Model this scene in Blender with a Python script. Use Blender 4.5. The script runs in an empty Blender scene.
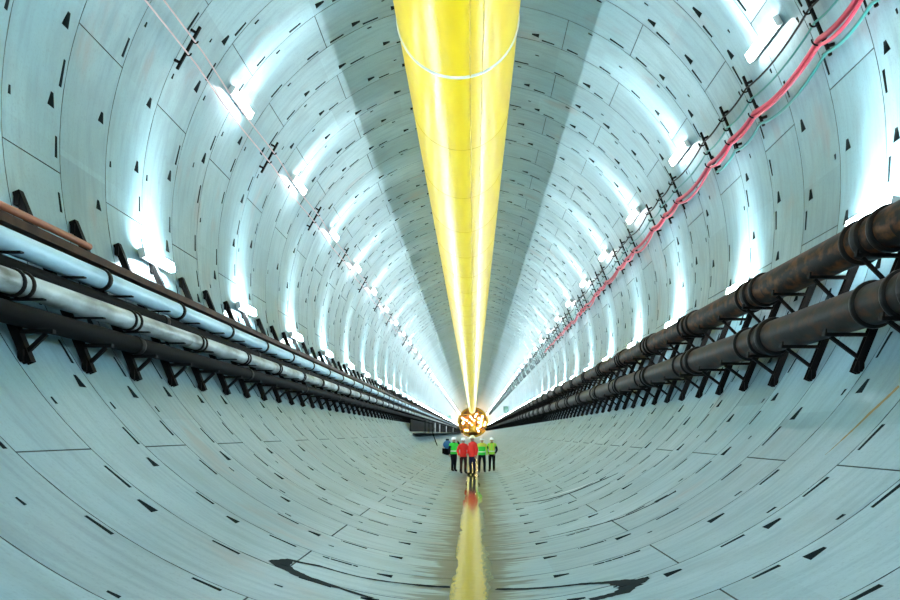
import bpy, bmesh, math, random
from mathutils import Vector, Matrix
random.seed(7)
R = 6.75                 # inner radius of the lining
CAMZ = 2.09              # eye height above the invert
RW = 1.721               # ring width
Y0 = 12.16               # a ring joint
YEND = 376.0
YSTART = -10.2
def ring_y(n): return Y0 + RW*n
sc = bpy.context.scene
col = sc.collection
rad = math.radians
# ------------------------------------------------------------------ camera
cd = bpy.data.cameras.new('camera'); cam = bpy.data.objects.new('camera', cd); col.objects.link(cam)
cam.location = (0, 0, CAMZ); cam.rotation_euler = (math.pi/2, 0, 0)
cd.sensor_width = 36; cd.lens = 36*850/900
cd.shift_x = -23/900; cd.shift_y = 133/900
cd.clip_start = .1; cd.clip_end = 1500
sc.camera = cam
# ------------------------------------------------------------------ light
LAMP_UP = 52.0
LAMP_LOW = 300.0
WASH_UP = 24.0
WASH_LOW = 27.0
WORLD_E = 2.4
w = bpy.data.worlds.new('world'); sc.world = w; w.use_nodes = True
w.node_tree.nodes['Background'].inputs[0].default_value = (.42, .80, 1, 1)
w.node_tree.nodes['Background'].inputs[1].default_value = WORLD_E
sc.view_settings.view_transform = 'Standard'
sc.view_settings.look = 'None'
sc.view_settings.gamma = 1
sc.view_settings.use_curve_mapping = False
sc.view_settings.exposure = 0.14
sc.cycles.use_denoising = True
sc.cycles.max_bounces = 10
sc.cycles.diffuse_bounces = 6
sc.cycles.glossy_bounces = 4
sc.cycles.sample_clamp_indirect = 6
# ------------------------------------------------------------------ materials
def new_mat(name):
    m = bpy.data.materials.new(name); m.use_nodes = True
    return m, m.node_tree.nodes, m.node_tree.links, m.node_tree.nodes['Principled BSDF']
def plain(name, c, rough=.5, metal=0.0, var=.15, scale=3.0, c2=None, lo=.35, hi=.65, stretch=(1,1,1), bump=0.0, spec=None):
    """base colour broken up by procedural noise"""
    m, N, L, b = new_mat(name)
    tc = N.new('ShaderNodeTexCoord'); mp = N.new('ShaderNodeMapping'); mp.inputs['Scale'].default_value = stretch
    L.new(tc.outputs['Object'], mp.inputs['Vector'])
    nz = N.new('ShaderNodeTexNoise'); nz.inputs['Scale'].default_value = scale; nz.inputs['Detail'].default_value = 6
    L.new(mp.outputs[0], nz.inputs['Vector'])
    rp = N.new('ShaderNodeValToRGB')
    rp.color_ramp.elements[0].position = lo; rp.color_ramp.elements[1].position = hi
    d = c2 if c2 else tuple(x*(1-var) for x in c)
    rp.color_ramp.elements[0].color = (*d, 1); rp.color_ramp.elements[1].color = (*c, 1)
    L.new(nz.outputs['Fac'], rp.inputs[0]); L.new(rp.outputs[0], b.inputs['Base Color'])
    b.inputs['Roughness'].default_value = rough; b.inputs['Metallic'].default_value = metal
    if max(c) < .2 or spec is not None: b.inputs['Specular IOR Level'].default_value = .06 if spec is None else spec
    if bump:
        bp = N.new('ShaderNodeBump'); bp.inputs['Strength'].default_value = bump; bp.inputs['Distance'].default_value = .02
        L.new(nz.outputs['Fac'], bp.inputs['Height']); L.new(bp.outputs[0], b.inputs['Normal'])
    return m
def glow(name, c, e):
    m, N, L, b = new_mat(name)
    b.inputs['Base Color'].default_value = (.9, .9, .9, 1)
    b.inputs['Emission Color'].default_value = (*c, 1); b.inputs['Emission Strength'].default_value = e
    return m
def concrete():
    m, N, L, b = new_mat('lining_concrete')
    def math_(op, a, bb=None, c=None):
        n = N.new('ShaderNodeMath'); n.operation = op
        for i, v in enumerate((a, bb, c)):
            if v is None: continue
            if isinstance(v, (int, float)): n.inputs[i].default_value = v
            else: L.new(v, n.inputs[i])
        return n.outputs[0]
    def smooth(v, lo, hi, a=0, z=1):
        n = N.new('ShaderNodeMapRange'); n.interpolation_type = 'SMOOTHSTEP'
        L.new(v, n.inputs['Value']); n.inputs['From Min'].default_value = lo; n.inputs['From Max'].default_value = hi
        n.inputs['To Min'].default_value = a; n.inputs['To Max'].default_value = z
        return n.outputs['Result']
    def noise(scale, stretch, detail=5):
        mp = N.new('ShaderNodeMapping'); mp.inputs['Scale'].default_value = stretch
        L.new(tc.outputs['Object'], mp.inputs['Vector'])
        n = N.new('ShaderNodeTexNoise'); n.inputs['Scale'].default_value = scale; n.inputs['Detail'].default_value = detail
        L.new(mp.outputs[0], n.inputs['Vector']); return n.outputs['Fac']
    def mix(f, a, bb, mode='MIX'):
        n = N.new('ShaderNodeMixRGB'); n.blend_type = mode
        for i, v in enumerate((f, a, bb)):
            if isinstance(v, (int, float)): n.inputs[i].default_value = v
            elif isinstance(v, tuple): n.inputs[i].default_value = (*v, 1)
            else: L.new(v, n.inputs[i])
        return n.outputs[0]
    tc = N.new('ShaderNodeTexCoord'); sp = N.new('ShaderNodeSeparateXYZ'); L.new(tc.outputs['Object'], sp.inputs[0])
    X, Y, Z = sp.outputs
    big = noise(.35, (1,1,1), 4); mid = noise(1.6, (1,1,1), 7); streak = noise(1.0, (.9, 7, .9), 9); blot = noise(.9, (1, 1.6, 1), 9); grain = noise(26, (1,1,1), 3); fine = noise(9, (1,1,1), 5)
    # each ring and each cast segment its own tone
    ri = math_('FLOOR', math_('DIVIDE', math_('SUBTRACT', Y, Y0), RW))
    ang = math_('ARCTAN2', math_('SUBTRACT', Z, R), X)
    si = math_('FLOOR', math_('ADD', math_('MULTIPLY', ang, 1.43), math_('MULTIPLY', ri, .47)))
    cmb = N.new('ShaderNodeCombineXYZ'); L.new(ri, cmb.inputs[0]); L.new(si, cmb.inputs[1])
    wn = N.new('ShaderNodeTexWhiteNoise'); wn.noise_dimensions = '2D'; L.new(cmb.outputs[0], wn.inputs['Vector'])
    tone = wn.outputs['Value']
    c = mix(smooth(big, .3, .7), (.17, .305, .36), (.255, .38, .425))
    c = mix(smooth(mid, .45, .8, 0, .35), c, (.16, .24, .27))
    c = mix(smooth(blot, .5, .72, 0, .5), c, (.15, .22, .24))
    c = mix(smooth(grain, .5, .75, 0, .3), c, (.12, .17, .18))
    c = mix(smooth(streak, .42, .75, 0, .55), c, (.14, .23, .27))
    c = mix(smooth(fine, .62, .78, 0, .35), c, (.13, .16, .17))
    g = N.new('ShaderNodeCombineXYZ'); v = math_('MULTIPLY_ADD', tone, .22, .84)
    for i in range(3): L.new(v, g.inputs[i])
    c = mix(1.0, c, g.outputs[0], 'MULTIPLY')
    # faint rust wash in a few places
    rustn = noise(.55, (1, 1.8, 1), 6)
    c = mix(smooth(rustn, .58, .74, 0, .5), c, (.24, .19, .17))
    # wet concrete along the invert, ragged edge, fingers along the ring joints
    wz = math_('ADD', Z, math_('MULTIPLY', math_('SUBTRACT', streak, .5), -.34))
    wz = math_('ADD', wz, math_('MULTIPLY', math_('SUBTRACT', mid, .5), -.05))
    wet = smooth(wz, .014, .04, 1, 0)
    wet = math_('MULTIPLY', wet, smooth(Z, .02, .26, 1, 0))
    c = mix(math_('MULTIPLY', wet, .85), c, (.02, .035, .035))
    fr = math_('FRACT', math_('DIVIDE', math_('SUBTRACT', Y, Y0-.06), RW))
    seep = math_('MULTIPLY', smooth(fr, .0, .09, 1, 0), smooth(math_('MULTIPLY_ADD', blot, .12, Z), .07, .12, 1, 0))
    c = mix(math_('MULTIPLY', seep, .8), c, (.02, .035, .035))
    edge = smooth(math_('MULTIPLY_ADD', blot, .05, Z), .034, .046, 1, 0)
    c = mix(math_('MULTIPLY', edge, .9), c, (.015, .03, .032))
    L.new(c, b.inputs['Base Color'])
    ro = math_('MULTIPLY_ADD', streak, .16, .26)
    ro = math_('SUBTRACT', ro, math_('MULTIPLY', wet, .02))
    L.new(ro, b.inputs['Roughness'])
    bp = N.new('ShaderNodeBump'); bp.inputs['Strength'].default_value = .15; bp.inputs['Distance'].default_value = .006
    L.new(math_('ADD', streak, fine), bp.inputs['Height']); L.new(bp.outputs[0], b.inputs['Normal'])
    b.inputs['Specular IOR Level'].default_value = .5
    return m
M = {}
M['concrete'] = concrete()
M['joint'] = plain('joint_gasket', (.10, .12, .12), .8)
M['pocket'] = plain('bolt_pocket', (.022, .03, .032), .8)  # dirty grout and steel, with the shade of the recess put into the colour
M['black_steel'] = plain('black_steel', (.004, .0036, .0036), .6, .0, c2=(.012, .007, .005), lo=.35, hi=.5)
M['rust_pipe'] = plain('rusty_pipe_steel', (.011, .009, .008), .5, .0, scale=4.0, c2=(.095, .036, .012), lo=.36, hi=.56, stretch=(1.5,.8,1.5), bump=.3)
M['rust_pipe_grey'] = plain('scaled_grey_pipe_steel', (.018, .0165, .015), .48, .0, scale=4.0, c2=(.05, .02, .009), lo=.34, hi=.55, stretch=(1.5,.8,1.5), bump=.3)
M['coupling'] = plain('pipe_coupling_steel', (.007, .0065, .0065), .45, .0, c2=(.02, .011, .007), lo=.3, hi=.5)
M['blue_pipe'] = plain('pale_blue_pipe', (.44, .66, .80), .33, .1, scale=1.2, c2=(.20, .36, .46), lo=.3, hi=.52, stretch=(2,.5,2))
M['grey_pipe'] = plain('grey_pipe', (.48, .55, .57), .4, .15, scale=1.3, c2=(.10, .11, .10), lo=.36, hi=.56, stretch=(2,.6,2))
M['dark_pipe'] = plain('dark_cable', (.0025, .0025, .003), .7)
M['cable_brown'] = plain('brown_cable', (.03, .013, .009), .5)
M['cable_black'] = plain('black_cable', (.006, .005, .005), .45)
M['hose_rust'] = plain('rust_red_hose', (.32, .10, .045), .5)
M['tray'] = plain('tray_steel', (.030, .015, .010), .5, 0, c2=(.07, .032, .018))
M['red_hose'] = plain('red_hose', (.60, .04, .08), .4)
M['teal_hose'] = plain('teal_hose', (.02, .20, .18), .4)
M['pink_cable'] = plain('pale_pink_cable', (.55, .36, .37), .5)
M['duct'] = plain('yellow_duct_fabric', (1.0, .68, .004), .28, 0, scale=1.4, c2=(.93, .58, .0), lo=.3, hi=.6, stretch=(1,.35,1))
M['band'] = plain('white_band', (.86, .84, .72), .4)
M['duct_seam'] = plain('duct_seam', (.84, .53, .0), .4)
M['lamp_housing'] = plain('lamp_housing', (.6, .62, .62), .4)
M['lamp_up'] = glow('lamp_diffuser_small', (1.0, .96, .96), LAMP_UP)
M['lamp_low'] = glow('lamp_diffuser', (.76, .95, 1.0), LAMP_LOW)
M['machine'] = plain('machine_yellow', (.75, .42, .04), .45)
M['machine_dark'] = plain('machine_dark', (.30, .17, .07), .5)
M['machine_orange'] = plain('machine_orange', (.75, .28, .06), .45)
M['warm_lamp'] = glow('warm_lamp', (1, .72, .36), 45)
M['water'], _N, _L, _b = new_mat('shallow_water')
_b.inputs['Base Color'].default_value = (.22, .19, .06, 1); _b.inputs['IOR'].default_value = 1.6
_b.inputs['Roughness'].default_value = .06
_tc = _N.new('ShaderNodeTexCoord'); _mp = _N.new('ShaderNodeMapping'); _mp.inputs['Scale'].default_value = (3.5, 2.2, 1)
_L.new(_tc.outputs['Object'], _mp.inputs['Vector'])
_nz = _N.new('ShaderNodeTexNoise'); _nz.inputs['Scale'].default_value = 2.5; _nz.inputs['Detail'].default_value = 4
_L.new(_mp.outputs[0], _nz.inputs['Vector'])
_bp = _N.new('ShaderNodeBump'); _bp.inputs['Strength'].default_value = .10; _bp.inputs['Distance'].default_value = .02
_L.new(_nz.outputs['Fac'], _bp.inputs['Height']); _L.new(_bp.outputs[0], _b.inputs['Normal'])
M['trickle'] = plain('dark_wet_silt', (.010, .016, .018), .8)
M['silt'] = plain('pale_wet_silt', (.62, .66, .68), .3)
M['rust_stain'] = plain('rust_stain', (.26, .17, .06), .7)
M['skin'] = plain('skin', (.45, .25, .17), .5)
M['black_cloth'] = plain('black_cloth', (.012, .012, .016), .8)
M['brown_cloth'] = plain('dark_brown_cloth', (.045, .02, .02), .8)
M['navy_cloth'] = plain('navy_cloth', (.018, .018, .045), .8)
M['red_cloth'] = plain('red_cloth', (.90, .022, .010), .7)
M['green_cloth'] = plain('green_cloth', (.04, .72, .05), .7)
M['lime_cloth'] = plain('lime_cloth', (.42, .85, .06), .7)
M['yellow_cloth'] = plain('yellow_cloth', (.85, .80, .08), .7)
M['reflective'] = plain('reflective_tape', (.82, .85, .70), .35)
M['boot'] = plain('boot_rubber', (.015, .013, .012), .6)
M['helmet'] = plain('white_helmet', (.9, .9, .9), .3)
M['helmet_yellow'] = plain('cream_helmet', (.92, .84, .55), .3)
M['dark'] = plain('dark_eye', (.02, .015, .012), .3)
M['blue_tank'] = plain('blue_tank', (.012, .11, .24), .4)
M['cabinet'] = plain('dark_green_cabinet', (.05, .09, .075), .5)
M['walk'] = plain('walkway_steel', (.0016, .0015, .0016), .8, .0)
M['post'] = plain('galvanised_post', (.55, .56, .58), .4, .3)
# ------------------------------------------------------------------ mesh helpers
class MB:
    def __init__(s): s.v = []; s.f = []; s.mi = []; s.sm = []
    def add(s, vs, fs, mi=0, sm=False):
        o = len(s.v); s.v += [tuple(p) for p in vs]
        for f in fs: s.f.append(tuple(i+o for i in f)); s.mi.append(mi); s.sm.append(sm)
    def obox(s, c, ax, ay, az, mi=0, bev=.0):
        c = Vector(c); ax, ay, az = Vector(ax), Vector(ay), Vector(az)
        if bev <= 0:
            vs = [c+ax*i+ay*j+az*k for k in (-1,1) for j in (-1,1) for i in (-1,1)]
            s.add(vs, [(0,2,3,1),(4,5,7,6),(0,1,5,4),(2,6,7,3),(0,4,6,2),(1,3,7,5)], mi)
        else:
            b = bmesh.new(); bmesh.ops.create_cube(b, size=2)
            sx, sy, sz = ax.length, ay.length, az.length
            for v in b.verts: v.co = Vector((v.co.x*sx, v.co.y*sy, v.co.z*sz))
            bmesh.ops.bevel(b, geom=b.edges[:], offset=min(bev, sx*.9, sy*.9, sz*.9), segments=2, affect='EDGES', profile=.6)
            ux, uy, uz = ax/sx, ay/sy, az/sz
            b.verts.index_update()
            s.add([c+ux*v.co.x+uy*v.co.y+uz*v.co.z for v in b.verts], [[v.index for v in f.verts] for f in b.faces], mi)
            b.free()
    def box(s, c, size, mi=0, bev=0):
        s.obox(c, (size[0]/2,0,0), (0,size[1]/2,0), (0,0,size[2]/2), mi, bev)
    def bar(s, a, b, w, h, side=(0,1,0), mi=0):
        """rectangular bar from a to b; w across `side`, h across the third direction"""
        a, b = Vector(a), Vector(b); d = (b-a)/2; sd = Vector(side).normalized()
        n = d.cross(sd).normalized(); sd = n.cross(d).normalized()
        s.obox((a+b)/2, d, sd*w/2, n*h/2, mi)
    def channel(s, a, b, w, h, side=(0,1,0), t=.02, mi=0):
        """U channel: a web and two flanges"""
        a, b = Vector(a), Vector(b); d = (b-a)/2; sd = Vector(side).normalized()
        n = d.cross(sd).normalized(); sd = n.cross(d).normalized(); c = (a+b)/2
        s.obox(c + n*(h/2-t/2), d, sd*w/2, n*t/2, mi)
        for k in (-1, 1): s.obox(c + sd*k*(w/2-t/2), d, sd*t/2, n*h/2, mi)
    def tube(s, path, r, n=10, cap=True, mi=0):
        P = [Vector(p) for p in path]; rings = []; prev = None
        rr = r if isinstance(r, (list, tuple)) else [r]*len(P)
        for i, p in enumerate(P):
            t = (P[min(i+1, len(P)-1)] - P[max(i-1, 0)]).normalized()
            if prev is None:
                u = t.orthogonal().normalized()
            else:
                u = (prev - t*prev.dot(t)).normalized()
            prev = u; q = t.cross(u)
            rings.append([p + (u*math.cos(2*math.pi*k/n) + q*math.sin(2*math.pi*k/n))*rr[i] for k in range(n)])
        vs = [p for g in rings for p in g]; fs = []
        for i in range(len(P)-1):
            for k in range(n):
                fs.append((i*n+k, i*n+(k+1) % n, (i+1)*n+(k+1) % n, (i+1)*n+k))
        s.add(vs, fs, mi, True)
        if cap:
            s.add(rings[0], [tuple(range(n))[::-1]], mi); s.add(rings[-1], [tuple(range(n))], mi)
    def lathe_y(s, prof, n=24, c=(0,0,0), mi=0, smooth=True):
        """profile of (y, r) spun about the tunnel direction"""
        vs = []; fs = []
        for (y, r) in prof:
            for k in range(n):
                a = 2*math.pi*k/n; vs.append((c[0]+r*math.cos(a), c[1]+y, c[2]+r*math.sin(a)))
        for i in range(len(prof)-1):
            for k in range(n): fs.append((i*n+k, (i+1)*n+k, (i+1)*n+(k+1) % n, i*n+(k+1) % n))
        s.add(vs, fs, mi, smooth)
    def lathe_z(s, prof, n=20, c=(0,0,0), mi=0, sx=1, sy=1):
        vs = []; fs = []
        for (z, r) in prof:
            for k in range(n):
                a = 2*math.pi*k/n; vs.append((c[0]+sx*r*math.cos(a), c[1]+sy*r*math.sin(a), c[2]+z))
        for i in range(len(prof)-1):
            for k in range(n): fs.append((i*n+k, i*n+(k+1) % n, (i+1)*n+(k+1) % n, (i+1)*n+k))
        s.add(vs, fs, mi, True)
    def mesh(s, name, mats):
        me = bpy.data.meshes.new(name); me.from_pydata(s.v, [], s.f)
        for m in (mats if isinstance(mats, list) else [mats]): me.materials.append(m)
        me.polygons.foreach_set('material_index', s.mi); me.polygons.foreach_set('use_smooth', s.sm)
        me.update(); return me
    def build(s, name, mats, parent=None, loc=(0,0,0)):
        o = bpy.data.objects.new(name, s.mesh(name, mats)); col.objects.link(o); o.location = loc
        if parent: o.parent = parent
        return o
def thing(name, label, cat, loc=(0,0,0), rz=0, group=None):
    o = bpy.data.objects.new(name, None); col.objects.link(o); o.location = loc; o.rotation_euler = (0,0,rz)
    o.empty_display_size = .2
    return tag(o, label, cat, group)
def tag(o, label, cat, group=None, kind=None):
    o['label'] = label; o['category'] = cat
    if group: o['group'] = group
    if kind: o['kind'] = kind
    return o
def copy_thing(src, loc, label, group=None):
    r = src.copy(); col.objects.link(r); r.location = loc; r['label'] = label
    if group: r['group'] = group
    for ch in list(src.children):
        c = ch.copy(); col.objects.link(c); c.parent = r
        for g in list(ch.children):
            d = g.copy(); col.objects.link(d); d.parent = c
    return r
def inst(me, name, parent, loc):
    o = bpy.data.objects.new(name, me); col.objects.link(o); o.parent = parent; o.location = loc; return o
ORD = ['first','second','third','fourth','fifth','sixth','seventh','eighth','ninth','tenth','eleventh','twelfth',
       'thirteenth','fourteenth','fifteenth','sixteenth','seventeenth','eighteenth','nineteenth','twentieth']
def nearest(k): return 'nearest to the viewer' if k == 0 else ORD[k] + ' from the viewer'
def sec(x, zc): return (x, zc + R)       # cross-section point about the tunnel axis -> world x, z
def pix(px, py, lift=0.0):
    """the point of the lining seen at a point of the photograph, `lift` inside it"""
    dx, dz = (px-473)/850, -(py-433)/850
    A = dx*dx+dz*dz; B = 2*dz*(CAMZ-R); C = (CAMZ-R)**2-(R-lift)**2
    t = (-B+math.sqrt(B*B-4*A*C))/(2*A)
    return Vector((t*dx, t, CAMZ+t*dz))
# ------------------------------------------------------------------ lining
JY = [-7.2, -48.5, -90, -134, -176.4, -217, -257, -292, -327]
JX = [14, -27, -68, -110, -153, -197.6, -235, -270, -308]
SECT = ['wall_right', 'ceiling', 'wall_left', 'floor']
def sector(a):
    a = (a + 360) % 360
    return 'ceiling' if 48 < a < 132 else 'wall_left' if 132 <= a < 232 else 'floor' if 232 <= a < 308 else 'wall_right'
LIN = {k: MB() for k in SECT}
def P(a, y, r): return (r*math.cos(rad(a)), y, R + r*math.sin(rad(a)))
def make_ring(n, detail):
    rnd = random.Random(n*13+5)
    y0, y1 = ring_y(n), ring_y(n+1); g = .011; je = .085
    J = sorted(a % 360 for a in (JY if n % 2 == 0 else JX))
    pockets = []                                   # (a0, a1, row, kind)
    rows = {'oval': (y0+.15, y0+.25), 'mid': (y0+.84, y0+.92), 'wedge': (y1-.46, y1-.22), 'slot': (y1-.175, y1-.08)}
    if detail:
        for i, a in enumerate(J):
            b = J[(i+1) % 9]; b = b if b > a else b+360; L = b-a
            for f, kind, ha in ((.10,'slot',2.0),(.20,'wedge',1.15),(.28,'oval',.65),(.40,'slot',2.0),(.50,'wedge',1.15),(.57,'mid',.55),
                                (.67,'slot',2.0),(.77,'wedge',1.15),(.84,'oval',.65),(.92,'slot',2.0)):
                keep = {'slot': .72, 'wedge': .75, 'oval': .75, 'mid': .6}[kind]
                if rnd.random() > keep: continue
                h = ha*rnd.uniform(.7, 1.05); c = a + f*L + rnd.uniform(-.25, .25)*.6
                if abs((c % 360)-270) < 15: continue
                pockets.append(((c-h) % 360, (c-h) % 360 + 2*h, kind))
        for c in (259.5, 280.5): pockets.append((c-1.0, c+1.0, 'wedge'))
        for c in (253.5, 286.5):
            if all(abs(c-a) > 3 for a in J): pockets.append((c-1.9, c+1.9, 'slot'))
        ys = sorted({y0, y0+g, y1-g, y1} | {v for r_ in rows.values() for v in r_})
        step = 2.0
    else:
        ys = [y0, y0+g, y1-g, y1]; step = 4.0
    lines = []
    blocked = []
    for a in J: blocked.append((a-je, a+je, 'joint'))
    for p in pockets: blocked.append(p)
    A = set()
    for p in blocked: A.add(round(p[0] % 360, 4)); A.add(round(p[1] % 360, 4))
    k = 0.0
    while k < 360:
        if not any(p[0]-.2 < k < p[1]+.2 or p[0]-.2 < k+360 < p[1]+.2 for p in blocked): A.add(round(k, 4))
        k += step
    A = sorted(A); nA = len(A)
    lab = []
    for i in range(nA):
        a0 = A[i]; a1 = A[(i+1) % nA] + (360 if i == nA-1 else 0); c = (a0+a1)/2
        l_ = None
        for p in blocked:
            if p[0] < c < p[1] or p[0] < c+360 < p[1] or p[0] < c-360 < p[1]: l_ = p[2]
        lab.append((a0, a1, l_))
    cache = {}
    ny = len(ys)-1
    def sv(mb, a, y):
        key = (id(mb), round(a % 360, 4), y)
        if key not in cache:
            cache[key] = len(mb.v); mb.v.append(P(a, y, R))
        return cache[key]
    def rec(i, j):
        return lab[i % nA][2] == 'joint' or j == 0 or j == ny-1
    for i, (a0, a1, l_) in enumerate(lab):
        mb = LIN[sector((a0+a1)/2)]
        for j in range(ny):
            b0, b1 = ys[j], ys[j+1]
            if rec(i, j):
                D = R+.03
                mb.add([P(a0,b0,D), P(a1,b0,D), P(a1,b1,D), P(a0,b1,D)], [(0,1,2,3)], 1)
                if not rec(i-1, j): mb.add([P(a0,b0,R),P(a0,b0,D),P(a0,b1,D),P(a0,b1,R)], [(0,1,2,3)], 1)
                if not rec(i+1, j): mb.add([P(a1,b0,D),P(a1,b0,R),P(a1,b1,R),P(a1,b1,D)], [(0,1,2,3)], 1)
                if j > 0 and not rec(i, j-1): mb.add([P(a0,b0,R),P(a1,b0,R),P(a1,b0,D),P(a0,b0,D)], [(0,1,2,3)], 1)
                if j < ny-1 and not rec(i, j+1): mb.add([P(a0,b1,D),P(a1,b1,D),P(a1,b1,R),P(a0,b1,R)], [(0,1,2,3)], 1)
                continue
            if l_ in rows and rows[l_] == (b0, b1):
                da, db = a1-a0, b1-b0
                if l_ == 'wedge':
                    q = [(a0, b0+.35*db), (a1, b0), (a1, b1), (a0, b1-.3*db)]
                    if math.cos(rad(a0)) > 0: q = [(a0, b0), (a1, b0+.35*db), (a1, b1-.3*db), (a0, b1)]
                elif l_ == 'slot': q = [(a0, b0+.2*db), (a1, b0), (a1, b1), (a0, b1-.1*db)]
                else: q = [(a0+.1*da, b0+.2*db), (a1, b0+.1*db), (a1-.1*da, b1-.1*db), (a0, b1-.25*db)]
                ins = []
                for (qa, qb) in q: ins.append((min(max(qa, a0+.04*da), a1-.04*da), min(max(qb, b0+.04*db), b1-.04*db)))
                out = [(a0,b0),(a1,b0),(a1,b1),(a0,b1)]; D = R+.10
                for e in range(4):
                    o1, o2, i1, i2 = out[e], out[(e+1) % 4], ins[e], ins[(e+1) % 4]
                    mb.add([P(*o1,R),P(*o2,R),P(*i2,R),P(*i1,R)], [(0,1,2,3)], 0, True)
                    mb.add([P(*i1,R),P(*i2,R),P(*i2,D),P(*i1,D)], [(0,1,2,3)], 2)
                mb.add([P(*x,D) for x in ins], [(0,1,2,3)], 2)
                continue
            mb.f.append((sv(mb,a0,b0), sv(mb,a1,b0), sv(mb,a1,b1), sv(mb,a0,b1))); mb.mi.append(0); mb.sm.append(True)
n0, n1 = -13, int((YEND-Y0)/RW)
for n in range(n0, n1+1): make_ring(n, -5 <= n <= 42)
for k in SECT:
    o = LIN[k].build(k, [M['concrete'], M['joint'], M['pocket']]); o['kind'] = 'structure'
# ------------------------------------------------------------------ water in the invert
mb = MB(); pts = []
ysw = [YSTART + i*.35 for i in range(int(120/.35))]
rw_ = random.Random(3)
for y in ysw:
    a = .27 + .05*math.sin(y*1.3) + rw_.uniform(-.05, .05); b = .27 + .05*math.sin(y*.9+2) + rw_.uniform(-.05, .05)
    pts.append((-a-.03, b-.03, y))
vs = [(p, y, .0075) for (a, b, y) in pts for p in (a, (a+b)/2, b)]
fs = []
for i in range(len(pts)-1):
    for k in (0, 1): fs.append((3*i+k, 3*i+k+1, 3*i+k+4, 3*i+k+3))
mb.add(vs, fs, 0, True)
tag(mb.build('water_strip', M['water']), 'shallow strip of standing water along the lowest line of the concrete floor', 'water', kind='stuff')
def ribbon(name, label, cat, path, widths, mat, lift=.004):
    """a thin wet film on the lining following points of the floor"""
    pp = [pix(*p, lift) for p in path]; mb = MB()
    fine = []; wd = []
    for i in range(len(pp)-1):
        for k in range(8):
            t = k/8; fine.append(pp[i].lerp(pp[i+1], t)); wd.append(widths[i]*(1-t)+widths[i+1]*t)
    fine.append(pp[-1]); wd.append(widths[-1]); vs = []
    def on(p):
        d = math.hypot(p.x, p.z-R); s_ = (R-lift)/d
        return Vector((p.x*s_, p.y, R+(p.z-R)*s_))
    rr = random.Random(len(label))
    for i, p in enumerate(fine):
        t = (fine[min(i+1, len(fine)-1)]-fine[max(i-1, 0)]).normalized()
        nrm = Vector((-p.x, 0, R-p.z)).normalized(); s_ = t.cross(nrm).normalized()*wd[i]*.65*rr.uniform(.75, 1.25)
        vs += [on(p-s_), on(p), on(p+s_)]
    fs = [(3*i+k, 3*i+k+1, 3*i+k+4, 3*i+k+3) for i in range(len(fine)-1) for k in (0, 1)]
    mb.add(vs, fs, 0, True)
    return tag(mb.build(name, mat), label, cat)
ribbon('water_trickle', 'dark wet line looping across the floor at lower left of the water strip', 'wet stain',
       [(450,587),(400,583),(360,577),(320,566),(290,560),(279,564),(300,575),(340,588),(372,598)], [.12,.07,.05,.06,.09,.22,.20,.08,.08], M['trickle'])
ribbon('water_trickle', 'dark wet line looping across the floor at lower right of the water strip', 'wet stain',
       [(496,589),(540,588),(580,584),(612,582),(634,583),(622,592),(590,600)], [.10,.08,.07,.12,.26,.2,.12], M['trickle'])
ribbon('water_trickle', 'dark double curved wet streak on the floor right of the workers', 'wet stain',
       [(520,503),(545,500),(570,493),(595,483),(618,473)], [.03,.12,.16,.14,.05], M['trickle'])
ribbon('silt_streak', 'thin pale streak of silt above the dark double streak right of workers', 'stain',
       [(550,496),(575,489),(600,479)], [.05,.12,.05], M['silt'], .008)
ribbon('water_trickle', 'long thin greenish wet line running up the floor at right', 'wet stain',
       [(540,538),(580,529),(620,518),(650,505),(676,491)], [.03,.06,.07,.07,.10], M['trickle'])
ribbon('rust_stain', 'brown rust streak running down the lower right wall', 'stain',
       [(899,386),(870,413),(845,437),(825,455)], [.07,.06,.04,.01], M['rust_stain'])
# ------------------------------------------------------------------ yellow duct
DX, DZ, DR = -.36, R+5.13, 1.43
duct = thing('ventilation_duct', 'huge yellow ventilation duct hanging along the tunnel crown', 'duct', (DX, YSTART, DZ))
SEG = 5.16
def duct_profile():
    pr = []
    for i in range(9):
        t = i/8; pr.append((t*SEG, DR*(.996 + .004*math.sin(math.pi*t)**.5)))
    return pr
m_ = MB(); m_.lathe_y(duct_profile(), 56)
me_sec = m_.mesh('duct_section', M['duct'])
m_ = MB(); m_.lathe_y([(-.03,DR*.99),(-.03,DR*.999),(0,DR*1.001),(.03,DR*.999),(.03,DR*.99)], 56); me_seam = m_.mesh('seam', M['duct_seam'])
m_ = MB(); m_.lathe_y([(-.06,DR*.99),(-.06,DR*1.012),(0,DR*1.018),(.06,DR*1.012),(.06,DR*.99)], 56); me_band = m_.mesh('band', M['band'])
k0 = 20.0 - SEG*5 - YSTART            # so that a joint falls where the white band is
yy = k0 - SEG; i = 0
while YSTART + yy < YEND - 11.5:
    inst(me_sec, 'duct_section', duct, (0, yy, 0))
    if abs(YSTART+yy - 20.0) < .1:
        b_ = inst(me_band, 'band', duct, (0, yy, 0)); b_['label'] = 'white band around the yellow duct'
    else: inst(me_seam, 'seam', duct, (0, yy, 0))
    yy += SEG
for a, wv in ((-78, .02), (-66, .012)):
    m_ = MB(); p = (DR*1.002*math.cos(rad(a)), DR*1.002*math.sin(rad(a)))
    m_.tube([(p[0], t, p[1]) for t in (0, 90, 180, 270, 372)], wv, 6); m_.build('lengthwise_seam', M['duct_seam'], duct)
m_ = MB(); m_.tube([(-.02, t, DR*1.03) for t in (0, 100, 200, 372)], .03, 6); m_.build('suspension_cable', M['cable_black'], duct)
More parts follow.
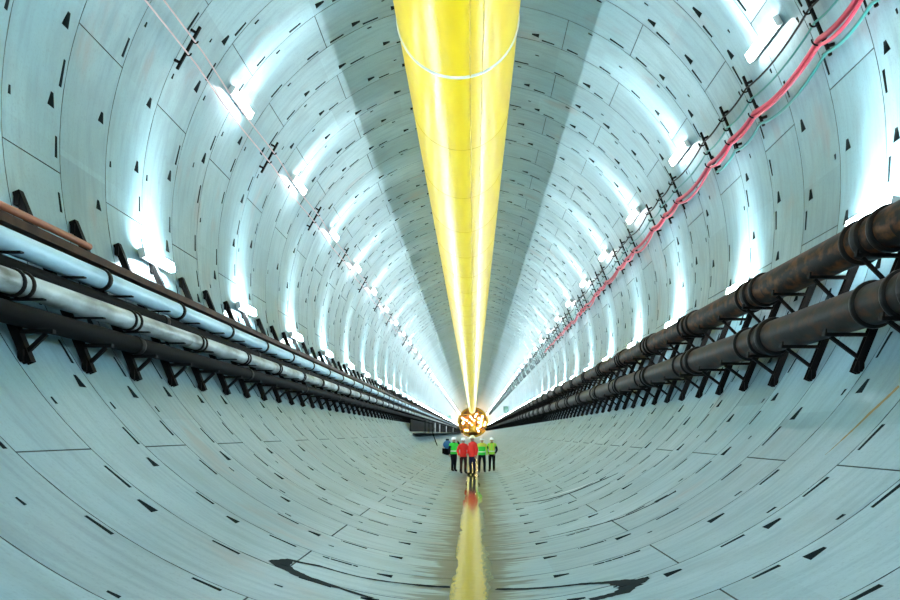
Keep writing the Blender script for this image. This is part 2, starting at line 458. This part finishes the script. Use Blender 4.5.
# ------------------------------------------------------------------ lamps
LL = 1.6
def make_lamp(name, label, x, z, ang, feet, low):
    """fluorescent fitting lying along the tunnel; ang = wall direction (outward, degrees)"""
    t = thing(name, label, 'light', (x, 0, z))
    ux = Vector((math.cos(rad(ang)), 0, math.sin(rad(ang)))); uy = Vector((-ux.z, 0, ux.x))
    m = MB(); m.obox(ux*.055, (0,LL/2,0), uy*.10, ux*.03, 0, .012)
    for e in (-1, 1): m.obox(ux*.0 + Vector((0,e*LL/2,0)), (0,.012,0), uy*.10, ux*.06)
    m.build('housing', M['lamp_housing'], t)
    m = MB(); m.obox(-ux*.025, (0,LL/2-.015,0), uy*.085, ux*.045); m.build('diffuser', M['lamp_low'] if low else M['lamp_up'], t)
    ld_ = bpy.data.lights.get('added_wash_low' if low else 'added_wash_up')  # extra area light added to each fitting to brighten the wall above it
    if ld_ is None:
        ld_ = bpy.data.lights.new('added_wash_low' if low else 'added_wash_up', 'AREA'); ld_.shape = 'RECTANGLE'
        ld_.size = .06; ld_.size_y = 1.3; ld_.spread = rad(42); ld_.energy = WASH_LOW if low else WASH_UP; ld_.color = (.93, .98, 1)
    lo_ = bpy.data.objects.new('added_wall_wash', ld_); col.objects.link(lo_); lo_.parent = t
    up = uy if uy.z > 0 else -uy
    xx = Vector((0,1,0)).cross(-up); mt = Matrix((xx, Vector((0,1,0)), -up)).transposed()
    lo_.rotation_euler = mt.to_euler(); lo_.location = up*.13
    for e in (-1, 1):
        m = MB(); m.bar(ux*.08+Vector((0,e*.5,0)), ux*.08+Vector((0,e*.5,0))+feet, .04, .03); m.build('mounting_foot', M['lamp_housing'], t)
    return t
rowsL = [('left upper', 148.9, 20.8, 10), ('right upper', 28.9, 17.0, 10), ('left lower', 189.6, 17.55, 8), ('right lower', -9.6, 13.92, 9)]
for (nm, pa, d0, cnt) in rowsL:
    low = 'lower' in nm; off = .15 if low else .13
    x, z = (R-off)*math.cos(rad(pa)), R+(R-off)*math.sin(rad(pa))
    ux = Vector((math.cos(rad(pa)), 0, math.sin(rad(pa))))
    wall = 'left' if 'left' in nm else 'right'
    where = f'above the pipes of the {wall} wall' if low else f'high on the {wall} wall'
    src = None; sp = 4*RW
    ys_ = [d0 + sp*k for k in range(-4, 60) if YSTART+1 < d0 + sp*k < YEND-8]
    for y in ys_:
        k = round((y-d0)/sp)
        if k < 0: lb, gp = f'white fluorescent light {where}, unseen beside the viewer', f'unseen {nm} lights'
        elif k < cnt: lb, gp = f'white fluorescent light {where}, {nearest(k)}', f'{nm} row of fluorescent lights'
        else: lb, gp = f'tiny distant white fluorescent light {where}', f'far {nm} row of fluorescent lights'
        if src is None:
            src = make_lamp('fluorescent_light', lb, x, z, pa, ux*(off-.085), low); src['group'] = gp; src.location = (x, y, z)
        else: copy_thing(src, (x, y, z), lb, gp)
# ------------------------------------------------------------------ pipe brackets
def bracket(side, label):
    s_ = -1 if side == 'left' else 1
    top = Vector((s_*6.60, 0, -1.165+R)); bot = Vector((s_*5.53, 0, -3.79+R))
    t = thing('pipe_bracket', label, 'bracket', tuple(bot))
    def l(v): return Vector(v)-bot
    m = MB(); m.channel(top-bot, (0,0,0), .13, .11, (0,1,0), .018); m.build('strut', M['black_steel'], t)
    def sx(zc): return s_*(6.647-(-1.172-zc)*.408-.07)
    arms = ([(-2.405, 5.62, .0), (-2.995, 5.34, .0), (-3.395, 5.22, .26)] if s_ < 0 else [(-2.09, 5.54, .42), (-3.235, 5.08, .34)])
    for (zc, xe, br) in arms:
        m = MB(); m.bar(l((sx(zc), 0, zc+R)), l((s_*xe, 0, zc+R)), .09, .05 if br else .022); 
        if s_ > 0: m.obox(l((s_*(xe+.02), 0, zc+R+.03)), (.012,0,0), (0,.05,0), (0,0,.05))
        m.build('arm', M['black_steel'], t)
        if br:
            m = MB(); m.bar(l((sx(zc-br), 0, zc-br+R)), l((s_*(xe+.10), 0, zc-.03+R)), .06, .05); m.build('brace', M['black_steel'], t)
    for zc in (-1.3, -3.7):
        m = MB(); m.obox(l((sx(zc)+s_*.045, 0, zc+R)), (.035,0,0), (0,.11,0), (0,0,.08)); m.build('wall_plate', M['black_steel'], t)
    return t
for side in ('left', 'right'):
    src = None; N_IND = 150; first = -1
    last = int((YEND-12-Y0)/RW); extra = MB()
    for k, n in enumerate(range(first, last)):
        y = ring_y(n)+.16
        if k < 10: lb, gp = f'black steel pipe bracket on the {side} wall, {nearest(k)}', f'near pipe brackets on the {side} wall'
        else: lb, gp = f'black steel pipe bracket in the long row further along the {side} wall', f'far pipe brackets on the {side} wall'
        if k < N_IND:
            if src is None: src = bracket(side, lb); src['group'] = gp; src.location.y = y
            else: copy_thing(src, (src.location.x, y, src.location.z), lb, gp)
        else:
            for ch in src.children:
                me = ch.data
                extra.add([v.co + Vector((src.location.x, y, src.location.z)) for v in me.vertices], [tuple(p.vertices) for p in me.polygons])
    tag(extra.build('pipe_brackets_far', M['black_steel']), f'dense run of tiny pipe brackets at the far end of the {side} wall', 'brackets', kind='stuff')
# ------------------------------------------------------------------ pipelines
PY0, PY1 = -4.0, YEND-14
def pipeline(name, label, x, zc, r, mat, cmat, length, cyc, c0, prof, n=22, cat='pipe', cl=None):
    t = thing(name, label, cat, (x, PY0, zc+R))
    m = MB(); m.lathe_y([(0, r), (length*.5, r), (length, r)], n); me = m.mesh('pipe_length', mat)
    y = 0
    while PY0+y < PY1: inst(me, 'pipe_length', t, (0, y, 0)); y += length
    m = MB(); m.lathe_y(prof, n); mc = m.mesh(cl or 'coupling', cmat)
    ys_ = [c0+cyc*k for k in range(-6, 130) if PY0 < c0+cyc*k < PY1]
    for y in ys_[:100]: inst(mc, cl or 'coupling', t, (0, y-PY0, 0))
    if len(ys_) > 100:
        e = MB()
        for y in ys_[100:]: e.lathe_y([(q+y-PY0, r_) for (q, r_) in prof], n)
        o = e.build('far_couplings', cmat, t); o['kind'] = 'stuff'
    return t
def collar(r, spots, h):
    pr = []
    for (c, wd, hh) in spots: pr += [(c-wd, r*.98), (c-wd, r+hh*.8), (c-wd*.5, r+hh), (c+wd*.5, r+hh), (c+wd, r+hh*.8), (c+wd, r*.98)]
    return pr
pipeline('pipeline', 'thick rusty brown pipe on the right wall, upper of the two', 5.90, -1.768, .295, M['rust_pipe'], M['coupling'], 5.16, 5.16, 12.5,
         collar(.295, [(-.5,.07,.05),(.0,.12,.045),(.42,.05,.05)], .05), 28)
pipeline('pipeline', 'thick dark rusty pipe on the right wall, lower of the two', 5.42, -2.92, .285, M['rust_pipe_grey'], M['coupling'], 5.16, 5.16, 10.6,
         collar(.285, [(-.45,.10,.06),(.05,.06,.04),(.9,.05,.045)], .05), 28)
pipeline('pipeline', 'pale blue pipe with dark clamps on the left wall', -5.87, -2.24, .152, M['blue_pipe'], M['coupling'], 6.88, 3.44, 13.4,
         collar(.152, [(0,.06,.03)], .03), 20, cl='clamp')
pipeline('pipeline', 'stained grey pipe on the left wall, just beneath the pale blue pipe', -5.62, -2.823, .152, M['grey_pipe'], M['coupling'], 6.88, 3.44, 13.9,
         collar(.152, [(-.1,.03,.03),(.12,.03,.03)], .03), 20)
pipeline('cable_conduit', 'black conduit on the left wall, lowest of all, below the grey pipe', -5.52, -3.225, .14, M['dark_pipe'], M['coupling'], 6.88, 6.88, 13.9,
         collar(.14, [(0,.1,.015)], .015), 14)
pipeline('cable_conduit', 'black conduit on the left wall, between the blue and grey pipes', -5.88, -2.55, .115, M['dark_pipe'], M['coupling'], 6.88, 6.88, 16.1,
         collar(.115, [(0,.1,.012)], .012), 14)
# ------------------------------------------------------------------ cable tray on the left
tr = thing('cable_tray', 'rusty steel cable tray above the pale blue pipe on left wall', 'tray', (-6.12, PY0, -2.0+R))
L_ = PY1-PY0
m = MB(); m.box((0, L_/2, 0), (.50, L_, .02)); m.build('tray_base', M['tray'], tr)
m = MB(); m.box((.25, L_/2, .05), (.02, L_, .12)); m.build('side_rail', M['tray'], tr)
m = MB(); m.box((-.25, L_/2, .05), (.02, L_, .12)); m.build('side_rail', M['tray'], tr)
cabs = [(-.17,.06,.045,'cable_black','thick black cable at the back of the left cable tray'),
        (-.05,.06,.045,'cable_brown','brown cable in the middle of the left cable tray'),
        (.07,.06,.045,'cable_black','black cable second from the front of the left tray'),
        (.18,.06,.045,'cable_brown','brown cable at the front edge of the left cable tray'),
        (-.11,.155,.045,'cable_brown','brown cable lying on top of others in left tray'),
        (.01,.155,.045,'cable_black','black cable lying on top of others in left tray')]
for i, (cx, cz, cr, cm, lb) in enumerate(cabs):
    m = MB(); y = PY0; pp = []; rr = random.Random(i)
    while y <= PY1:
        pp.append((-6.12+cx+rr.uniform(-.012,.012), y, -2.0+R+cz-.003+rr.uniform(0,.012))); y += 2.5 if y < 100 else 8
    m.tube(pp, cr, 8); tag(m.build('cable', M[cm]), lb, 'cable', 'cables in the left tray')
m = MB(); m.tube([(-6.05, y, -2.0+R+.265+.012*math.sin(y*1.1)) for y in [PY0+i*.6 for i in range(int((13.6-PY0)/.6)+1)]], .055, 10)
tag(m.build('hose', M['hose_rust']), 'rust red hose lying on the left cable tray, ending near the viewer', 'hose')
# ------------------------------------------------------------------ cable hooks and hoses, right wall high up
def hook_bar(name, label, a0, a1, hooks, mat):
    am = (a0+a1)/2; c = Vector((math.cos(rad(am)), 0, math.sin(rad(am)))); base = c*(R-.14); t = thing(name, label, 'bracket', (base.x, 0, base.z+R))
    def pt(a, r): return Vector((math.cos(rad(a))*r, 0, math.sin(rad(a))*r)) - base
    m = MB(); m.bar(pt(a0, R-.13), pt(a1, R-.13), .055, .05); m.build('bar', mat, t)
    for a in (a0*.85+a1*.15, a0*.15+a1*.85):
        m = MB(); m.bar(pt(a, R-.12), pt(a, R-.002), .05, .05); m.build('standoff', mat, t)
    for (a, rr) in hooks:
        c0 = pt(a, R-.17-rr); u = pt(a, R) - pt(a, R-1); v = Vector((-u.z, 0, u.x))
        if v.z > 0: v = -v
        m = MB(); m.tube([c0 + u*(rr+.02)*math.cos(rad(q)) + v*(rr+.02)*math.sin(rad(q)) for q in range(0, 215, 20)], .018, 6)
        m.build('hook', mat, t)
    return t
HK = [(20.6, .085), (23.2, .045), (25.4, .05)]
src = None; hooks_y = []
for n in range(-2, 180):
    y = ring_y(n)+RW*.65+.0
    q = ((y - 17.0)/(4*RW)) % 1.0
    if q < .13 or q > .87: continue
    hooks_y.append(y)
vis = 0
for y in hooks_y:
    seen = y > 15.5
    if not seen: lb, gp = 'black cable hook bar high on right wall, out of the picture beside the viewer', 'unseen hook bars'
    elif vis < 12: lb, gp = f'black cable hook bar high on the right wall, {nearest(vis)}', 'near hook bars on the right wall'
    else: lb, gp = 'small black cable hook bar in the far run high on right wall', 'far hook bars on the right wall'
    vis += seen
    if src is None: src = hook_bar('cable_hook', lb, 27.7, 17.6, HK, M['black_steel']); src['group'] = gp; src.location.y = y
    else: copy_thing(src, (src.location.x, y, src.location.z), lb, gp)
def slung(name, label, cat, a, rr, mat, sag, seed, n=8, dr=0, group=None, ymax=400):
    """hangs in the hooks and droops between them"""
    pp = []; rd = random.Random(seed)
    r0 = R-.17-rr-dr
    for i in range(len(hooks_y)-1):
        ya, yb = hooks_y[i], hooks_y[i+1]
        if yb > ymax: break
        steps = 8 if ya < 60 else 3
        sg = sag*rd.uniform(.6, 1.3)*(yb-ya)/RW*.7
        for k in range(steps):
            t = k/steps; d_ = sg*4*t*(1-t)
            pp.append((r0*math.cos(rad(a)), ya+(yb-ya)*t, R + r0*math.sin(rad(a)) - d_))
    m = MB(); m.tube(pp, rr, n); return tag(m.build(name, mat), label, cat, group)
slung('hose', 'thick red hose slung in the hooks high on the right wall', 'hose', 20.6, .052, M['red_hose'], .12, 1, 10, 0, None, 75)
slung('hose', 'thinner red hose sagging under the thick red one on right wall', 'hose', 19.7, .034, M['red_hose'], .16, 2, 8, .05, None, 62)
slung('hose', 'teal hose drooping lowest below the red hoses on right wall', 'hose', 18.2, .032, M['teal_hose'], .14, 5, 8, .0, None, 22)
slung('cable', 'thin dark green cable in the middle hooks high on the right wall', 'cable', 23.2, .022, M['teal_hose'], .12, 3, 6)
slung('cable', 'thin black cable in the top hooks high on the right wall', 'cable', 25.4, .022, M['cable_black'], .12, 4, 6)
# left upper row
src = None; vis = 0
for k in range(-3, 44):
    y = 17.3 + 4*RW*k
    if y < -8 or y > 300: continue
    if k < 0: lb, gp = 'short black hook bar high on left wall, out of the picture beside the viewer', 'unseen left hook bars'
    elif k < 8: lb, gp = f'short black hook bar high on the left wall, {nearest(k)}', 'near hook bars on the left wall'
    else: lb, gp = 'tiny black hook bar in the far run high on left wall', 'far hook bars on the left wall'
    if src is None: src = hook_bar('cable_hook', lb, 147.0, 155.5, [(149.5, .03), (152, .03)], M['black_steel']); src['group'] = gp; src.location.y = y
    else: copy_thing(src, (src.location.x, y, src.location.z), lb, gp)
for i, a in enumerate((149.5, 152)):
    m = MB(); pp = []; y = -8; rr = random.Random(i+20)
    while y < 300:
        s_ = .12*math.sin(math.pi*(((y-17.3)/(4*RW)) % 1.0)); r0 = R-.20
        pp.append((r0*math.cos(rad(a)), y, R+r0*math.sin(rad(a))-s_)); y += RW if y < 100 else 4*RW
    m.tube(pp, .016, 6)
    tag(m.build('cable', M['pink_cable']), ['upper pale pink cable strung along the left wall hooks', 'lower pale pink cable strung along the left wall hooks'][i], 'cable')
# ------------------------------------------------------------------ service walkway on the far left
wy0, wy1 = 68, 330; wl = wy1-wy0
wk = thing('service_walkway', 'dark steel service walkway along the far left wall', 'walkway', (-4.3, wy0, 2.02))
m = MB(); m.box((0, wl/2, .04), (1.0, wl, .08)); m.build('deck', M['walk'], wk)
m = MB()
for z in (.5, 1.0): m.tube([(.47, 0, z), (.47, wl, z)], .03, 6)
m.build('handrail', M['walk'], wk)
m = MB(); m.box((-.72, wl/2, .62), (.05, wl, 1.1)); m.build('back_panel', M['walk'], wk)
mp_ = MB(); mp_.bar((0,0,0), (0,0,1.05), .06, .06); me_p = mp_.mesh('post', M['walk']); 
mp_ = MB(); mp_.bar((0,0,0), (0,0,1.05), .10, .10); me_pg = mp_.mesh('post', M['post'])
for i in range(44):
    o = inst(me_pg if i in (3, 5, 9, 16) else me_p, 'post', wk, (.47, i*6.0, .05))
    if i in (3, 5, 9, 16): o['label'] = 'pale galvanised post'
ld = thing('ladder', 'short dark ladder leaning from the walkway edge to the curved floor', 'ladder', (-3.35, 79.5, .88))
for e in (0, .5):
    m = MB(); m.bar((0, e, .0), (-.45, e, 1.25), .07, .06); m.build('rail', M['walk'], ld)
for i in range(4):
    m = MB(); t = (i+.6)/4.4; m.bar((-.45*t, 0, 1.25*t), (-.45*t, .5, 1.25*t), .04, .04, (1,0,0)); m.build('rung', M['walk'], ld)
tk = thing('tank', 'small blue tank on the floor behind the leftmost worker', 'tank', (-2.05, 68, .32))
m = MB(); m.lathe_y([(-.6,.0),(-.6,.26),(-.54,.33),(.54,.33),(.6,.26),(.6,0)], 20, (0,0,.85)); m.build('body', M['blue_tank'], tk)
for e in (-.4, .4):
    m = MB(); m.box((0, e, .28), (.8, .12, .52)); m.build('support', M['walk'], tk)
m = MB(); m.lathe_z([(0,.14),(.12,.14),(.14,.10),(.14,0)], 14, (0,0,1.17)); m.build('filler_cap', M['walk'], tk)
def cabinet(label, x, y, z, wd, h, dp):
    t = thing('wall_cabinet', label, 'cabinet', (x, y, z))
    m = MB(); m.box((0,0,h/2), (wd,dp,h), 0, .02); m.build('body', M['cabinet'], t)
    m = MB(); m.box((0,-dp/2-.015,h/2), (wd*.9,.03,h*.9), 0, .01); d = m.build('door', M['cabinet'], t)
    m = MB(); m.box((wd*.35,-dp/2-.05,h/2), (.03,.04,.18)); m.build('handle', M['post'], d)
cabinet('dark green cabinet on the far right wall above the pipes', 6.2, 160, 5.82, .9, 1.3, .6)
cabinet('small dark cabinet on the far left wall above the lights', -6.25, 225, 5.75, .8, .9, .6)
# ------------------------------------------------------------------ tunnel boring machine at the end
TY = YEND-6
tb = thing('tunnel_boring_machine', 'lit yellow and orange machine rig closing the far end of tunnel', 'machine', (0, TY, 0))
m = MB(); m.lathe_y([(5.5,0.01),(5.5,6.72),(5.9,6.72)], 48, (0,0,R)); m.build('bulkhead', M['machine_dark'], tb)
m = MB(); m.lathe_y([(0,5.9),(0,6.6),(1.2,6.6),(1.2,5.9),(0,5.9)], 48, (0,0,R)); m.build('ring_frame', M['machine'], tb)
for z, hw in ((2.6, 4.9), (5.2, 5.6), (7.8, 5.6), (10.2, 4.6)):
    m = MB(); m.box((0, 1.8, z), (2*hw, 3.4, .3)); m.build('deck', M['machine'], tb)
    m = MB(); m.tube([(-hw, .2, z+1.1), (hw, .2, z+1.1)], .08, 6); m.build('guard_rail', M['machine_orange'], tb)
for x in (-4.4, -2.2, 2.2, 4.4):
    m = MB(); h = math.sqrt(5.9**2-x*x); m.box((x, .5, R), (.35, .4, 2*h)); m.build('column', M['machine_orange'], tb)
for x0, z0, x1, z1 in ((-4.4,2.7,-2.2,5.1),(4.4,2.7,2.2,5.1),(-4.4,7.7,-2.2,5.3),(4.4,7.7,2.2,5.3),(-2.2,7.9,-.2,10.1),(2.2,7.9,.2,10.1)):
    m = MB(); m.bar((x0,.6,z0),(x1,.6,z1),.25,.25); m.build('cross_brace', M['machine'], tb)
for (x, z, a, b_) in ((-3.2,3.6,1.6,1.6),(3.3,6.2,1.7,1.6),(-3.3,8.7,1.5,1.3),(3.1,8.8,1.5,1.4),(0,6.2,2.2,1.7)):
    m = MB(); m.box((x, 1.6, z), (a, 1.8, b_), 0, .1); m.build('control_cabin', M['machine_dark'] if x > 0 else M['machine_orange'], tb)
m = MB(); m.lathe_y([(-.6,0.01),(-.6,1.5),(1.2,1.5),(1.2,.01)], 24, (0,0,4.0)); m.build('screw_conveyor', M['machine'], tb)
rl = random.Random(11)
for i in range(30):
    a = rl.uniform(0, 2*math.pi); r_ = 5.4*math.sqrt(rl.uniform(.02, 1)); x, z = r_*math.cos(a), R+r_*math.sin(a)
    m = MB(); m.lathe_z([(-.22,0),(-.18,.18),(0,.25),(.18,.18),(.22,0)], 10, (x, -.05, z)); m.build('lamp', M['warm_lamp'], tb)
# ------------------------------------------------------------------ people
def person(label, loc, rz, pose, wear, scale=1.0):
    """one continuous body grown from joints, clothes as shells over it; faces -Y before rz"""
    t = thing('person', label, 'person', loc, rz, None); t.scale = (scale,)*3
    V, E, Rr = [], [], []
    nm = {}
    def j(k, p, r): nm[k] = len(V); V.append(Vector(p)); Rr.append(r)
    def e(a, b): E.append((nm[a], nm[b]))
    j('pelvis', (0,.01,.98), (.155,.11)); j('waist', (0,0,1.12), (.145,.10)); j('chest', (0,.01,1.32), (.175,.115)); j('upper', (0,.02,1.44), (.15,.09))
    j('neck', (0,.01,1.52), (.06,.06)); j('headbase', (0,-.01,1.60), (.062,.066))
    e('pelvis','waist'); e('waist','chest'); e('chest','upper'); e('upper','neck'); e('neck','headbase')
    fingers = []
    for s_, k in ((-1,'l'), (1,'r')):
        lg = pose.get('leg', .11)
        st = pose.get('step', 0)*s_
        j('hip'+k, (s_*.095,.01,.90), (.095,.10)); j('knee'+k, (s_*lg,-.015+st*.5,.50), (.058,.062)); j('calf'+k, (s_*lg,.01+st*.8,.36), (.054,.06)); j('ankle'+k, (s_*lg,.02+st,.10), (.04,.045))
        j('ball'+k, (s_*(lg+.015),-.10+st,.045), (.045,.035)); j('toe'+k, (s_*(lg+.02),-.17+st,.04), (.035,.028))
        e('pelvis','hip'+k); e('hip'+k,'knee'+k); e('knee'+k,'calf'+k); e('calf'+k,'ankle'+k); e('ankle'+k,'ball'+k); e('ball'+k,'toe'+k)
        el, wr = pose.get('arm'+k, ((s_*.26,.05,1.17), (s_*.27,-.03,.93)))
        j('sho'+k, (s_*.175,.015,1.435), (.07,.065)); j('elb'+k, el, (.045,.045)); j('wri'+k, wr, (.029,.033))
        e('upper','sho'+k); e('sho'+k,'elb'+k); e('elb'+k,'wri'+k)
        d = (Vector(wr)-Vector(el)).normalized(); sd = d.cross(Vector((s_,0,0))) if abs(d.x) < .8 else d.cross(Vector((0,0,1)))
        sd.normalize(); pn = d.cross(sd).normalized()
        palm = Vector(wr)+d*.065
        j('palm'+k, tuple(palm), (.036,.024)); e('wri'+k,'palm'+k)
        for q in range(4):
            b0 = palm + sd*(.030-.020*q) + d*.02; ln = (.070,.080,.075,.058)[q]
            fingers.append([b0, b0+d*ln*.55+pn*.004, b0+d*ln+pn*.02])
        tb0 = palm + sd*.028 - d*.03
        fingers.append([tb0, tb0+sd*.03+d*.025, tb0+sd*.036+d*.06])
    me = bpy.data.meshes.new('figure'); me.from_pydata([tuple(v) for v in V], E, [])
    o = bpy.data.objects.new('figure_tmp', me); col.objects.link(o)
    sk = o.modifiers.new('s', 'SKIN'); sk.use_smooth_shade = True
    for i, d in enumerate(me.skin_vertices[0].data): d.radius = Rr[i]; d.use_root = (i == 0)
    ss = o.modifiers.new('u', 'SUBSURF'); ss.levels = 2; ss.render_levels = 2
    dg = bpy.context.evaluated_depsgraph_get(); dg.update()
    b1 = bpy.data.meshes.new_from_object(o.evaluated_get(dg))
    bm = bmesh.new(); bm.from_mesh(b1); bpy.data.objects.remove(o)
    def ball(c, r, seg=14):
        q = bmesh.ops.create_uvsphere(bm, u_segments=seg, v_segments=seg//2+2, radius=1)
        for v in q['verts']: v.co = Vector((v.co.x*r[0]+c[0], v.co.y*r[1]+c[1], v.co.z*r[2]+c[2]))
    ball((0,-.005,1.685), (.077,.098,.115), 20); ball((0,-.035,1.625), (.052,.062,.06))      # skull, jaw
    ball((0,-.105,1.665), (.014,.022,.022)); ball((0,-.09,1.71), (.05,.015,.012))            # nose, brow
    for s_ in (-1, 1): ball((s_*.078,.005,1.675), (.012,.022,.032))                           # ears
    mbx = MB()
    for f in fingers: mbx.tube(f, [.011,.010,.008], 8)
    fm = mbx.mesh('fingers', M['skin']); bm.from_mesh(fm)
    me2 = bpy.data.meshes.new('body'); bm.to_mesh(me2); bm.free()
    o = bpy.data.objects.new('body_tmp', me2); col.objects.link(o)
    rm = o.modifiers.new('r', 'REMESH'); rm.mode = 'VOXEL'; rm.voxel_size = .009; rm.use_smooth_shade = True
    dg = bpy.context.evaluated_depsgraph_get(); dg.update()
    body_me = bpy.data.meshes.new_from_object(o.evaluated_get(dg)); bpy.data.objects.remove(o)
    body_me.name = 'body'; body_me.materials.clear(); body_me.materials.append(M['skin'])
    for p in body_me.polygons: p.use_smooth = True
    body = bpy.data.objects.new('body', body_me); col.objects.link(body); body.parent = t
    # which limb each face belongs to
    bones = [('torso', nm['pelvis'], nm['waist']), ('torso', nm['waist'], nm['chest']), ('torso', nm['chest'], nm['upper']), ('head', nm['neck'], nm['headbase'])]
    for k in 'lr':
        bones += [('leg', nm['hip'+k], nm['knee'+k]), ('leg', nm['knee'+k], nm['ankle'+k]), ('foot', nm['ankle'+k], nm['toe'+k]),
                  ('torso', nm['upper'], nm['sho'+k]), ('arm', nm['sho'+k], nm['elb'+k]), ('arm', nm['elb'+k], nm['wri'+k]), ('hand', nm['wri'+k], nm['palm'+k])]
    def seg_d(p, a, b):
        ab = b-a; q = max(0, min(1, (p-a).dot(ab)/ab.length_squared)); return (p-a-ab*q).length
    part = []
    for p in body_me.polygons:
        c = p.center
        if c.z > 1.56 and abs(c.x) < .13 and c.y > -.14: pt = 'head'
        else:
            pt = min(((seg_d(c, V[a], V[b]) - .5*(Rr[a][0]+Rr[b][0])*(.8), k) for k, a, b in bones))[1]
        if pt == 'leg' and c.z < .13: pt = 'foot'
        part.append(pt)
    def shell(name, mat, test, off):
        vs = {}; m = MB(); fs = []
        for p in body_me.polygons:
            if not test(part[p.index], p.center): continue
            f = []
            for vi in p.vertices:
                if vi not in vs:
                    v = body_me.vertices[vi]; vs[vi] = len(m.v); m.v.append(tuple(v.co + v.normal*off))
                f.append(vs[vi])
            m.f.append(tuple(f)); m.mi.append(0); m.sm.append(True)
        return m.build(name, M[mat], t)
    shell('trousers', wear['trousers'], lambda k, c: (k == 'leg') or (k == 'torso' and c.z < 1.04), .016)
    for s_ in (-1, 1): shell('boot', 'boot', lambda k, c: (k == 'foot' or (k == 'leg' and c.z < .24)) and c.x*s_ > 0, .022)
    shell('shirt', wear['shirt'], lambda k, c: k == 'arm' or (k == 'torso' and c.z > 1.0), .014)
    if 'vest' in wear:
        shell('vest', wear['vest'], lambda k, c: k in ('torso', 'leg') and .92 < c.z < 1.52, .03)
        shell('reflective_stripe', 'reflective', lambda k, c: k == 'torso' and 1.06 < c.z < 1.11, .034)
        if wear.get('yoke'): shell('shoulder_panel', wear['yoke'], lambda k, c: k == 'torso' and c.z > 1.36, .035)
        if wear.get('braces'): shell('reflective_stripe', 'yellow_cloth', lambda k, c: k == 'torso' and 1.11 < c.z and .06 < abs(c.x) < .12, .035)
    else:
        shell('jacket', wear['jacket'], lambda k, c: k == 'arm' or (k in ('torso', 'leg') and .86 < c.z < 1.53), .024)
    m = MB()
    m.lathe_z([(-.005,.150),(.0,.152),(.012,.135),(.03,.122),(.07,.114),(.10,.094),(.122,.06),(.13,.0)], 24, (0,-.005,1.715), 0, .92, 1.12)
    h = m.build('helmet', M[wear['helmet']], t)
    m = MB(); m.obox((0,-.165,1.712), (.075,0,0), (0,.045,-.008), (0,.0,.005), 0, .004); m.build('peak', M[wear['helmet']], h)
    for s_ in (-1, 1):
        m = MB(); m.lathe_z([(-.010,0),(-.007,.008),(0,.011),(.007,.008),(.010,0)], 10, (s_*.031,-.093,1.688)); m.build('eye', M['dark'], t)
    m = MB(); m.box((0,-.095,1.622), (.045,.006,.008)); m.build('mouth', M['brown_cloth'], t)
    return t
def ground(x): return R-math.sqrt(R*R-x*x)
fold = {'arml': ((-.27,.02,1.18), (-.07,-.20,1.12)), 'armr': ((.27,.02,1.18), (.07,-.22,1.16))}
ppl = [
 ('person in green vest and white helmet, arm raised, leftmost of the five', -1.02, 45.0, .5, {'leg': .08, 'armr': ((.38,-.02,1.36), (.17,-.12,1.60))},
   dict(trousers='black_cloth', shirt='black_cloth', vest='green_cloth', helmet='helmet'), .99),
 ('person in bulky red jacket and brown trousers, second from left', -.50, 43.6, .35, {'arml': ((-.29,.05,1.17), (-.25,-.06,.95)), 'armr': ((.28,.0,1.17), (.2,-.16,1.02)), 'leg': .12},
   dict(trousers='brown_cloth', shirt='red_cloth', jacket='red_cloth', helmet='helmet'), 1.0),
 ('tall person in red jacket and navy trousers, standing in the middle', -.03, 42.2, -.85, {'arml': ((-.27,.03,1.17), (-.18,-.16,1.0)), 'leg': .13},
   dict(trousers='navy_cloth', shirt='red_cloth', jacket='red_cloth', helmet='helmet_yellow'), 1.07),
 ('person in green vest with yellow shoulders, second from right', .47, 45.0, 0, {'leg': .14},
   dict(trousers='black_cloth', shirt='lime_cloth', vest='green_cloth', yoke='yellow_cloth', helmet='helmet'), 1.0),
 ('person in lime vest over dark sleeves, rightmost of the five', 1.0, 45.2, -.1, {'leg': .11, 'arml': ((-.28,.06,1.17), (-.2,-.08,.98)), 'armr': ((.28,.06,1.17), (.2,-.08,.98))},
   dict(trousers='black_cloth', shirt='black_cloth', vest='lime_cloth', braces=True, helmet='helmet'), .98)]
for (lb, x, y, rz, pose, wear, s_) in ppl: person(lb, (x, y, ground(max(abs(x)-.14, 0)) + .002), rz, pose, wear, s_)
